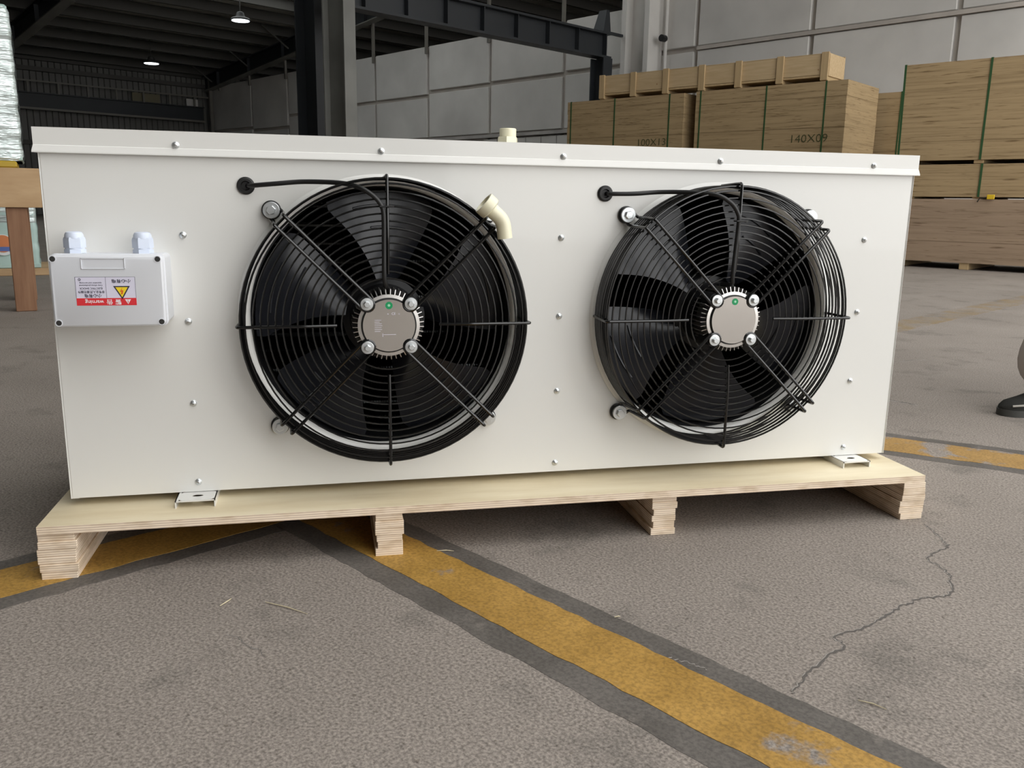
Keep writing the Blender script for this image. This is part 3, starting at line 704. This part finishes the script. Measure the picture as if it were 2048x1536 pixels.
ltext('Only allows professional', .0034, .0225, -.0098, 'label_black', .00003, w=1.06)
ltext('operation and servicing', .0034, .0225, -.0138, 'label_black', .00003, w=1.06)
lpiece(MB().ring(.0017, -.0006, .0004, 20, 4), 'label_mark', 'label_black').location = (LX-.0395, LY, LZ+.0195)

ELB = [(0.7565, -0.1125, 0.533), (0.7795, -0.1125, 0.5132), (0.7836, -0.1125, 0.4815)]
# ---- drain fitting on the lid and the loose elbow hung on the left fan guard
dr = empty('drain_fitting', (.856, .2, ZU+.656)); tag(dr, 'short cream plastic threaded pipe fitting standing on top of the cooler', 'pipe fitting')
MB().lathe([(.0225, 0), (.0225, .022), (.0205, .0245)], 6, 'z', phase=.2).build('hex_nut', 'cream_plastic', dr, True)
MB().lathe([(.0172, .022), (.0178, .026), (.0178, .0400), (.0166, .0415), (.0135, .0415), (.0135, .03)], 32, 'z').build('pipe_end', 'cream_plastic', dr, True)
el = empty('pipe_elbow', (.7785, -.1125, ZU+.4810)); tag(el, 'loose cream plastic pipe elbow hooked on the upper right of the left fan guard', 'pipe elbow')
def eloc(x, y, z): return Vector((x-.7785, y+.1125, z-.4810))
path = fillet_path([eloc(*q) for q in ELB], .012, 6)
MB().tube(path, .0134, 24).build('bent_pipe', 'cream_plastic', el, True)
ax = (eloc(*ELB[1])-eloc(*ELB[0])).normalized()
c0 = eloc(*ELB[0])-ax*.017; mb = MB(); U = ax.cross(Vector((0, 1, 0))).normalized(); Wv = ax.cross(U); vs = []; fs = []
prof = [(.0150, .006), (.0165, 0), (.0206, .0002), (.0212, .003), (.0210, .0165), (.0192, .0185), (.0136, .0195)]
for R_, h_ in prof:
    for i in range(32):
        a = 2*PI*i/32; vs.append(c0 + ax*h_ + (U*math.cos(a)+Wv*math.sin(a))*R_)
for r in range(len(prof)-1):
    for i in range(32): j = (i+1) % 32; fs.append((r*32+i, r*32+j, r*32+32+j, r*32+32+i))
fs.append(tuple(range(31, -1, -1))); mb.add(vs, fs).build('collar', 'cream_plastic', el, True)

# ---- pallet
pal = empty('plywood_pallet', (-.0314, -.1006, 0), math.radians(-.782)); tag(pal, 'pale plywood pallet with four laminated runners under the white cooler', 'pallet')
PL, PD = 1.7455, .66; zt, zb = .098, .0832
dk = MB(); dk.cur = 1; dk.box(0, PL, 0, PD, zb, zt); dk.mi[1] = 0
dk.build('deck_sheet', ['deck_veneer', 'ply_edge'], pal, fix=False)
for x0, x1, y0 in ((-.002, .060, .0), (.577, .627, .0), (1.131, 1.181, .010), (1.693, 1.750, .0)):
    r = empty('runner', (0, 0, 0), 0, pal); nl = 6; hh = zb/nl
    for k in range(nl):
        dx = random.uniform(-.003, .003); dx2 = random.uniform(-.002, .002); dy = random.uniform(-.0005, .0035); mb = MB()
        mb.cbox(x0+dx, x1+dx2+(0 if k else 0), y0+dy, PD-.01+dy, k*hh+.0002, (k+1)*hh-.0001, .0007).build('plywood_strip', 'ply_edge', r)
# loose splinters on the floor
splinters = [((1.06,-.78),(1.10,-.80)), ((.285,-.33),(.31,-.30)), ((.48,-.30),(.56,-.37)), ((.66,-.18),(.70,-.185)), ((1.30,-.30),(1.32,-.30)), ((2.05,-.30),(2.08,-.30))]
def fpx(px, py):     # helper table below was measured as floor points
    return px, py
SP = [((1.152,-.715),(1.176,-.742),'long pale straw lying on the floor at the lower right of the picture'), ((.280,-.262),(.296,-.238),'short pale splinter on the concrete below the left pallet runner'),
      ((.352,-.262),(.42,-.318),'thin pale splinter on the concrete between the two left runners'), ((.66,-.105),(.692,-.112),'small pale splinter beside the second pallet runner'),
      ((.905,-.425),(.915,-.425),'tiny pale wood chip on the yellow line in the foreground')]
for (a, b, lb) in SP:
    mb = MB(); A = Vector((*a, .0018)); C = Vector((*b, .0018)); M = (A+C)/2 + Vector((.002, .001, .0006))
    o = mb.tube([A-A, M-A, C-A], [.0006, .0011, .0005], 5).build('splinter', 'straw', loc=A); tag(o, lb, 'splinter', 'pale splinters on the floor')

# ================================================================== PLYWOOD STACKS, CRATE
def stack(s0, s1, n0, zf, z0, z1, mname, label, straps, depth=1.22, txt=None, strapmat='green_strap', z_of_strap=None, name='plywood_stack'):
    root = empty(name, B2((s0+s1)/2, n0+depth/2, zf), ANG2); tag(root, label, 'plywood stack', 'stacks of plywood along the wall')
    hw, hd, h = (s1-s0)/2, depth/2, z1-z0; lift = (0, 0, z0-zf)
    for k in range(4): MB().cbox(-hw+.1+(2*hw-.3)*k/3, -hw+.2+(2*hw-.3)*k/3, -hd+.02, hd-.02, 0, z0-zf, .004).build('bearer', 'crate_post_wood', root)
    mb = MB(); nl = max(3, int(h/.2)); 
    for k in range(nl):
        dx, dy = random.uniform(-.004, .004), random.uniform(-.004, .004); mb.box(-hw+dx, hw+dx, -hd+dy, hd+dy, k*h/nl, (k+1)*h/nl-.0005)
    mb.build('sheets', mname, root, loc=lift)
    for sa in straps:
        a, lean = sa if isinstance(sa, tuple) else (sa, 0.)
        x = a-(s0+s1)/2; q = .011
        m2 = MB().add([(x-q+lean,-hd-.008,h),(x+q+lean,-hd-.008,h),(x+q,-hd-.008,0),(x-q,-hd-.008,0),(x-q+lean,-hd-.002,h),(x+q+lean,-hd-.002,h),(x+q,-hd-.002,0),(x-q,-hd-.002,0)], [(0,1,2,3),(4,7,6,5),(0,4,5,1),(1,5,6,2),(2,6,7,3),(3,7,4,0)])
        m2.box(x-q+lean, x+q+lean, -hd-.008, hd+.006, h, h+.004); m2.build('strap', strapmat, root, loc=lift)
    if txt:
        me = text_mesh('stencil', txt[0], txt[3], 'stencil_green', bold=-.002); me.transform(Matrix.Translation((txt[1]-(s0+s1)/2, -hd-.0075, txt[2]-z0)) @ Matrix.Rotation(PI/2, 4, 'X') @ Matrix.Scale(1.12, 4, (1, 0, 0)))
        link('stencil', me, root, lift)
    return root
stack(-5.80, -3.37, 12, 0, .1, 2.44, 'stack_ply', 'strapped plywood stack stencilled 140X09 under the right half of the long crate', [-5.715, -4.596, -3.68], txt=('140X09', -3.885, 1.645, .165))
stack(-8.42, -6.02, 12, 0, .1, 2.435, 'stack_ply', 'strapped plywood stack stencilled 100X13 under the left end of the long crate', [-8.34, -7.386, -6.29], txt=('100X13', -6.61, 1.68, .165))
stack(-5.30, -2.88, 13.45, 0, .1, 2.40, 'stack_ply', 'plywood stack half hidden behind the one stencilled 140X09', [-3.1])
stack(-1.93, .51, 10, 1.16, 1.20, 2.255, 'stack_ply', 'upper plywood bundle of the tall pile at the right edge, with green straps', [(-1.915, -.02), (-1.05, .0)])
stack(-1.90, .54, 10, .78, .80, 1.155, 'stack_ply', 'thin middle plywood bundle of the tall pile at the right edge', [-1.02])
stack(-1.95, .52, 9.97, 0, .075, .775, 'stack_ply_smooth', 'lowest smooth reddish plywood bundle of the tall pile at the right edge', [])
tg = MB().cbox(0, .075, -.02, 0, 0, .05, .004).build('strap_tag', 'tag_yellow', loc=B2(-.92, 9.955, .775), rotz=ANG2); tag(tg, 'small yellow tag hanging at the front of the right plywood pile', 'tag')
MB().tube([(-.09, -.012, -.03), (-.07, -.012, .012), (0, -.012, .02)], .006, 6).build('tag_loop', 'black_strap', tg)
# long shallow crate on top of the two stacks
cr_ = empty('long_crate', B2(-5.7, 12.05, 2.446), ANG2); tag(cr_, 'long shallow pine crate with posts lying across the two stencilled plywood stacks', 'crate')
def cb(mb, *a): return mb
posts = [-7.70, -7.052, -6.412, -5.744, -5.106, -4.427, -3.745]
for i, s in enumerate(posts):
    x = s+5.7; w = .055
    MB().cbox(x-w, x+w, -.03, .0, .01, .40, .004).build('post', 'crate_post_wood', cr_)
    MB().cbox(x-w, x+w, .55, .58, .01, .40, .004).build('post', 'crate_post_wood', cr_)
    MB().cbox(x-w, x+w, 0, .55, .0, .06, .004).build('bearer', 'crate_post_wood', cr_)
for i in range(6):
    a, b = posts[i]+5.7+.02, posts[i+1]+5.7-.02
    MB().cbox(a, b, .0, .018, .095, .375, .002).build('side_board', 'crate_wood', cr_)
    MB().cbox(a, b, .532, .55, .095, .375, .002).build('side_board', 'crate_wood', cr_)
MB().cbox(-2.02, 2.0, .0, .55, .062, .09, .002).build('floor_board', 'crate_post_wood', cr_)
MB().cbox(2.0, 2.018, .0, .55, .07, .375, .002).build('end_board', 'crate_wood', cr_); MB().cbox(-2.04, -2.02, .0, .55, .07, .375, .002).build('end_board', 'crate_wood', cr_)
MB().cbox(-2.02, 2.0, .0, .55, .377, .388, .002).build('lid_board', 'crate_wood', cr_)

# ================================================================== LEFT: WRAPPED CABINETS AND STAND
ST = Matrix.Translation((-1.105, 3.757, 0)) @ Matrix.Rotation(math.radians(15.5), 4, 'Z')
def SP_(x, y, z): return ST @ Vector((x+1.105, y-3.757, z))
R20 = math.radians(15.5)
st = empty('wooden_stand', SP_(-1.2, 3.757, 0), R20); tag(st, 'rough wooden stand with a plywood apron and reddish legs left of the cooler', 'stand')
for x0, x1, y0 in ((-.035, .095, 0), (-1.5, -1.37, 0), (-.035, .095, .6), (-1.5, -1.37, .6)):
    MB().cbox(x0+.012, x1-.012, y0, y0+.10, 0, .587, .004).build('leg', 'stand_leg_wood', st)
MB().cbox(-1.55, .16, -.02, 0, .585, .80, .002).build('apron', 'stand_board', st); MB().cbox(-1.55, .16, .70, .72, .585, .80, .002).build('apron', 'stand_board', st)
MB().cbox(.14, .16, 0, .70, .585, .80, .002).build('apron', 'stand_board', st)
MB().cbox(-1.55, .16, -.0, .70, .782, .80, .002).build('deck', 'stand_board', st)
def wrapped(w, d, h, seed, mb=None):
    """upright box with rounded corners and slightly slack film"""
    rnd = random.Random(seed); mb = MB(); pr = rrect(-w/2, w/2, -d/2, d/2, .03, 4); n = len(pr); nz = 30; vs = []; fs = []
    ph = [rnd.uniform(0, 6.28) for _ in range(6)]
    pts = []
    for i in range(n):
        a, b = Vector(pr[i]), Vector(pr[(i+1) % n]); k = 10 if (a-b).length > .1 else 1
        for q in range(k): pts.append(a+(b-a)*q/k)
    n = len(pts)
    for r in range(nz+1):
        z = h*r/nz; 
        for i, q in enumerate(pts):
            am = .0022*(math.sin(z*38+ph[0]+q.x*7)+math.sin(z*71+ph[1]-q.y*9+q.x*5)*.7) + rnd.uniform(-.001, .001)
            e = 1 if 0 < r < nz else .985
            nrm = Vector((q.x, q.y)).normalized(); vs.append(((q.x+nrm.x*am)*e, (q.y+nrm.y*am)*e, z))
    for r in range(nz):
        for i in range(n): j = (i+1) % n; fs.append((r*n+i, r*n+j, r*n+n+j, r*n+n+i))
    fs += [tuple(range(n-1, -1, -1)), tuple(nz*n+i for i in range(n))]
    return mb.add(vs, fs)
c1 = empty('wrapped_cabinet', SP_(-1.86, 4.10, .84), R20); tag(c1, 'tall pale green cabinet wrapped in shiny stretch film on the wooden stand', 'cabinet', 'film wrapped cabinets')
wrapped(1.5, .62, .81, 3).build('film_wrap', 'film', c1, True)
MB().cbox(-.74, .74, -.30, .30, .79, .822, .01).build('top', 'cabinet_teal', c1)
MB().cbox(-.745, .745, -.303, .303, .0, .03, .006).build('base', 'cabinet_teal', c1)
for x, lb in ((-1.20, 'yellow packing bar under the upper wrapped cabinet, nearest its corner'), (-1.36, 'yellow packing bar under the upper wrapped cabinet, second from its corner'), (-2.4, 'yellow packing bar under the far left end of the upper wrapped cabinet')):
    o = MB().cbox(-.055, .055, 0, .6, 0, .039, .008).build('packing_bar', 'cap_yellow', loc=SP_(x, 3.79, .8005), rotz=R20); tag(o, lb, 'packing bar', 'yellow packing bars')
c2 = empty('wrapped_cabinet', (-2.72, 6.35, .06), R20); tag(c2, 'pale green cabinet wrapped in stretch film on the floor behind the stand leg', 'cabinet', 'film wrapped cabinets')
wrapped(1.75, .7, .52, 9).build('body', 'cabinet_teal', c2, True)
b_ = wrapped(1.752, .702, .34, 5); b_.v = [(x, y, z+.36) for x, y, z in b_.v]; b_.build('film_wrap', 'film_clear', c2, True)
MB().cbox(-.88, .88, -.355, .355, .0, .035, .004).build('base', 'cabinet_teal', c2)
MB().lathe([(.085, -.365), (.085, -.368)], 28, c=(.62, 0, .19)).build('sticker', 'sticker_white', c2)
MB().lathe([(.07, -.368), (.07, -.371)], 28, c=(.62, 0, .20)).build('sticker_mark', 'sticker_orange', c2)
MB().box(.545, .695, -.372, -.366, .14, .175).build('sticker_mark', 'sticker_blue', c2)
o = MB().cbox(-.95, 1.0, -.40, .40, 0, .058, .004).build('skid_board', 'stand_board', loc=(-2.72, 6.35, 0), rotz=R20); tag(o, 'low wooden skid board under the wrapped cabinet on the floor', 'skid')

# ================================================================== PERSON walking in at the right edge (only the leading foot shows)
def skin(name, verts, edges, radii, mname, parent, root_i=0, sub=2, loc=None):
    me = bpy.data.meshes.new(name); me.from_pydata(verts, edges, []); o = link(name, me, parent, loc)
    md = o.modifiers.new('skin', 'SKIN'); md.use_smooth_shade = True
    for i, sv in enumerate(me.skin_vertices[0].data):
        r = radii[i]; sv.radius = (r, r) if not isinstance(r, tuple) else r; sv.use_root = (i == root_i)
    s2 = o.modifiers.new('sub', 'SUBSURF'); s2.levels = sub; s2.render_levels = sub
    dg = bpy.context.evaluated_depsgraph_get(); m2 = bpy.data.meshes.new_from_object(o.evaluated_get(dg)); m2.name = name
    o.modifiers.clear(); o.data = m2; m2.materials.clear(); m2.materials.append(MATS[mname])
    m2.polygons.foreach_set('use_smooth', [True]*len(m2.polygons))
    return o
def chain(pts): return pts, [(i, i+1) for i in range(len(pts)-1)]
pz = empty('person', (3.18, .74, 0)); tag(pz, 'person in taupe trousers and dark laced shoes stepping in at the right edge', 'person')
# local axes: walking towards -x
hipL, hipR = (0, -.09, .92), (0, .10, .92)
ftL, ftR = (-.40, -.085, .085), (.36, .10, .14)
# body: head, neck, torso core, arms with hands
bv = [(0,0,1.0),(-.01,0,1.2),(-.02,0,1.40),(-.03,0,1.50),(-.045,0,1.58),(-.05,0,1.66),(-.05,0,1.73)]
be = [(i, i+1) for i in range(6)]; br = [.11,.12,.10,.050,.058,.088,.062]
def limb(base, pts, rr):
    i0 = base
    for q, r in zip(pts, rr): bv.append(q); br.append(r); be.append((i0, len(bv)-1)); i0 = len(bv)-1
    return i0
wl_ = limb(2, [(-.02,-.17,1.42),(.02,-.23,1.17),(-.14,-.24,.95)], [.055,.043,.028]); hl_ = limb(wl_, [(-.19,-.24,.89)], [(.036,.018)])
wr_ = limb(2, [(-.02,.17,1.42),(-.10,.23,1.17),(-.02,.25,.93)], [.055,.043,.028]); hr_ = limb(wr_, [(-.01,.25,.86)], [(.036,.018)])
body = skin('body', bv, be, br, 'skin', pz)
def hand(c, d, side):
    d = Vector(d).normalized(); lat = Vector((0, 1, 0)).cross(d).normalized(); 
    for k, L_ in enumerate((.072, .08, .075, .06)):
        b = Vector(c)+lat*(-.024+.016*k); pts = [b-d*.02, b+d*L_*.5, b+d*L_*.8+Vector((-.006,-side*.012,0)), b+d*L_+Vector((-.010,-side*.028,0))]
        MB().tube(pts, [.009,.0085,.008,.006], 8).build('finger', 'skin', pz, True)
    b = Vector(c)-lat*.03-d*.02; MB().tube([b, b-lat*.022+d*.022, b-lat*.026+d*.05], [.011,.010,.007], 8).build('thumb', 'skin', pz, True)
hand((-.20,-.24,.878), (-.55,0,-.6), -1); hand((-.01,.25,.845), (.1,0,-1), 1)
# shirt
skin('shirt', [(0,0,.95),(0,0,1.1),(-.01,0,1.28),(-.02,0,1.40),(-.03,0,1.475),(-.02,-.18,1.425),(.01,-.22,1.26),(-.02,.18,1.425),(-.07,.22,1.26)],
     [(0,1),(1,2),(2,3),(3,4),(3,5),(5,6),(3,7),(7,8)], [(.16,.13),(.165,.13),(.17,.135),(.15,.11),.07,.075,.068,.075,.068], 'shirt', pz)
# trousers: loose, bagging over the leading shoe
skin('trousers', [(0,0,.98),(0,0,.90),(-.10,-.09,.74),(-.255,-.088,.50),(-.362,-.086,.29),(-.432,-.086,.17),(-.392,-.086,.085),(.08,.10,.72),(.13,.10,.50),(.26,.10,.32),(.345,.10,.13)],
     [(0,1),(1,2),(2,3),(3,4),(4,5),(5,6),(1,7),(7,8),(8,9),(9,10)], [(.15,.125),(.155,.13),.10,.082,.085,.090,.050,.10,.085,.078,.060], 'trousers', pz, 1)
for (ax0, ay0, z0_) in ((-.385, -.085, .0), (.37, .10, .0)):
    MB().tube([(ax0, ay0, .07), (ax0+.01, ay0, .17)], [.036, .038], 16).build('sock', 'shoe_sole', pz, True)
# head details
MB().tube(smooth_path([(-.128,0,1.675),(-.150,0,1.645),(-.134,0,1.635)], 4), .010, 8).build('nose', 'skin', pz, True)
for s in (-1, 1):
    MB().lathe([(.001,-.011),(.009,-.006),(.011,0),(.009,.006),(.001,.011)], 14, 'x', (-.118, s*.032, 1.675)).build('eye', 'eye_white', pz, True)
    MB().lathe([(.001,-.004),(.005,-.003),(.005,0)], 12, 'x', (-.1265, s*.032, 1.675)).build('iris', 'hair', pz, True)
    MB().tube(smooth_path([(-.045,s*.084,1.64),(-.05,s*.096,1.665),(-.035,s*.092,1.69)], 4), .008, 8).build('ear', 'skin', pz, True)
MB().tube([(-.125,-.022,1.605),(-.132,0,1.603),(-.125,.022,1.605)], .006, 8).build('mouth', 'sticker_orange', pz, True)
hv = MB(); vs = []; fs = []
for i in range(9):
    for j in range(20):
        th_ = i/8*1.75; a = 2*PI*j/20; lim = th_*(1 if math.cos(a) > -.4 else .72)
        vs.append((-.045+.098*math.sin(lim)*math.cos(a), .092*math.sin(lim)*math.sin(a), 1.675+.105*math.cos(lim)))
for i in range(8):
    for j in range(20): k = (j+1) % 20; fs.append((i*20+j, i*20+k, i*20+20+k, i*20+20+j))
hv.add(vs, fs).build('hair', 'hair', pz, True)
# shoes
def shoe(toe, heel, y, lift):
    L_ = toe-heel; sole = MB(); up = MB(); vs = []; fs = []; n = 15
    out = [(0, .030), (.04, .041), (.15, .044), (.35, .040), (.55, .045), (.75, .050), (.9, .040), (.97, .024), (1, .008)]
    ring_ = [(heel+L_*t, y-w) for t, w in out] + [(heel+L_*t, y+w) for t, w in reversed(out)]
    r = empty('shoe', (0, 0, lift), 0, pz)
    sole.prism_z(ring_, 0, .022).build('sole', 'shoe_sole', pz, True, (0, 0, lift))
    secs = [(0, .028, .075), (.08, .036, .098), (.25, .037, .105), (.40, .037, .095), (.55, .042, .078), (.72, .046, .062), (.88, .040, .052), (.96, .026, .042), (1., .010, .030)]
    for t, w, h in secs:
        for k in range(13):
            a = PI*k/12; vs.append((heel+L_*t*.99, y-w*math.cos(a), .018+(h-.018)*math.sin(a)**.7 if 0 < k < 12 else .018))
    for i in range(len(secs)-1):
        for k in range(12): fs.append((i*13+k, i*13+k+1, (i+1)*13+k+1, (i+1)*13+k))
    fs += [tuple(range(12, -1, -1)), tuple((len(secs)-1)*13+k for k in range(13))]
    up.add(vs, fs).build('shoe', 'shoe_dark', pz, True, (0, 0, lift))
    bpy.data.objects.remove(r)
    lc = MB()
    for k in range(4):
        t = .48+k*.085; h = .088-.012*k-.004*k; x = heel+L_*t; xb = heel+L_*(t+.05)
        lc.tube(smooth_path([(x, y-.034, h-.022), (x+L_*.02, y, h+.003), (xb, y+.034, h-.024)], 5), .0032, 6)
    xk = heel+L_*.47
    lc.tube(smooth_path([(xk, y, .095), (xk-.01, y-.03, .105), (xk-.035, y-.05, .085), (xk-.02, y-.03, .08), (xk, y, .095)], 5), .003, 6).tube(smooth_path([(xk, y, .095), (xk-.03, y-.02, .11), (xk-.06, y-.03, .09)], 5), .003, 6)
    lc.tube(smooth_path([(heel+L_*.93, y-.030, .036), (heel+L_*.80, y-.047, .042), (heel+L_*.6, y-.046, .05), (heel+L_*.45, y-.040, .07)], 5), .0035, 6)
    lc.build('laces', 'shoe_lace', pz, True, (0, 0, lift))
shoe(-.555, -.275, -.085, 0); shoe(.20, .47, .10, .0)
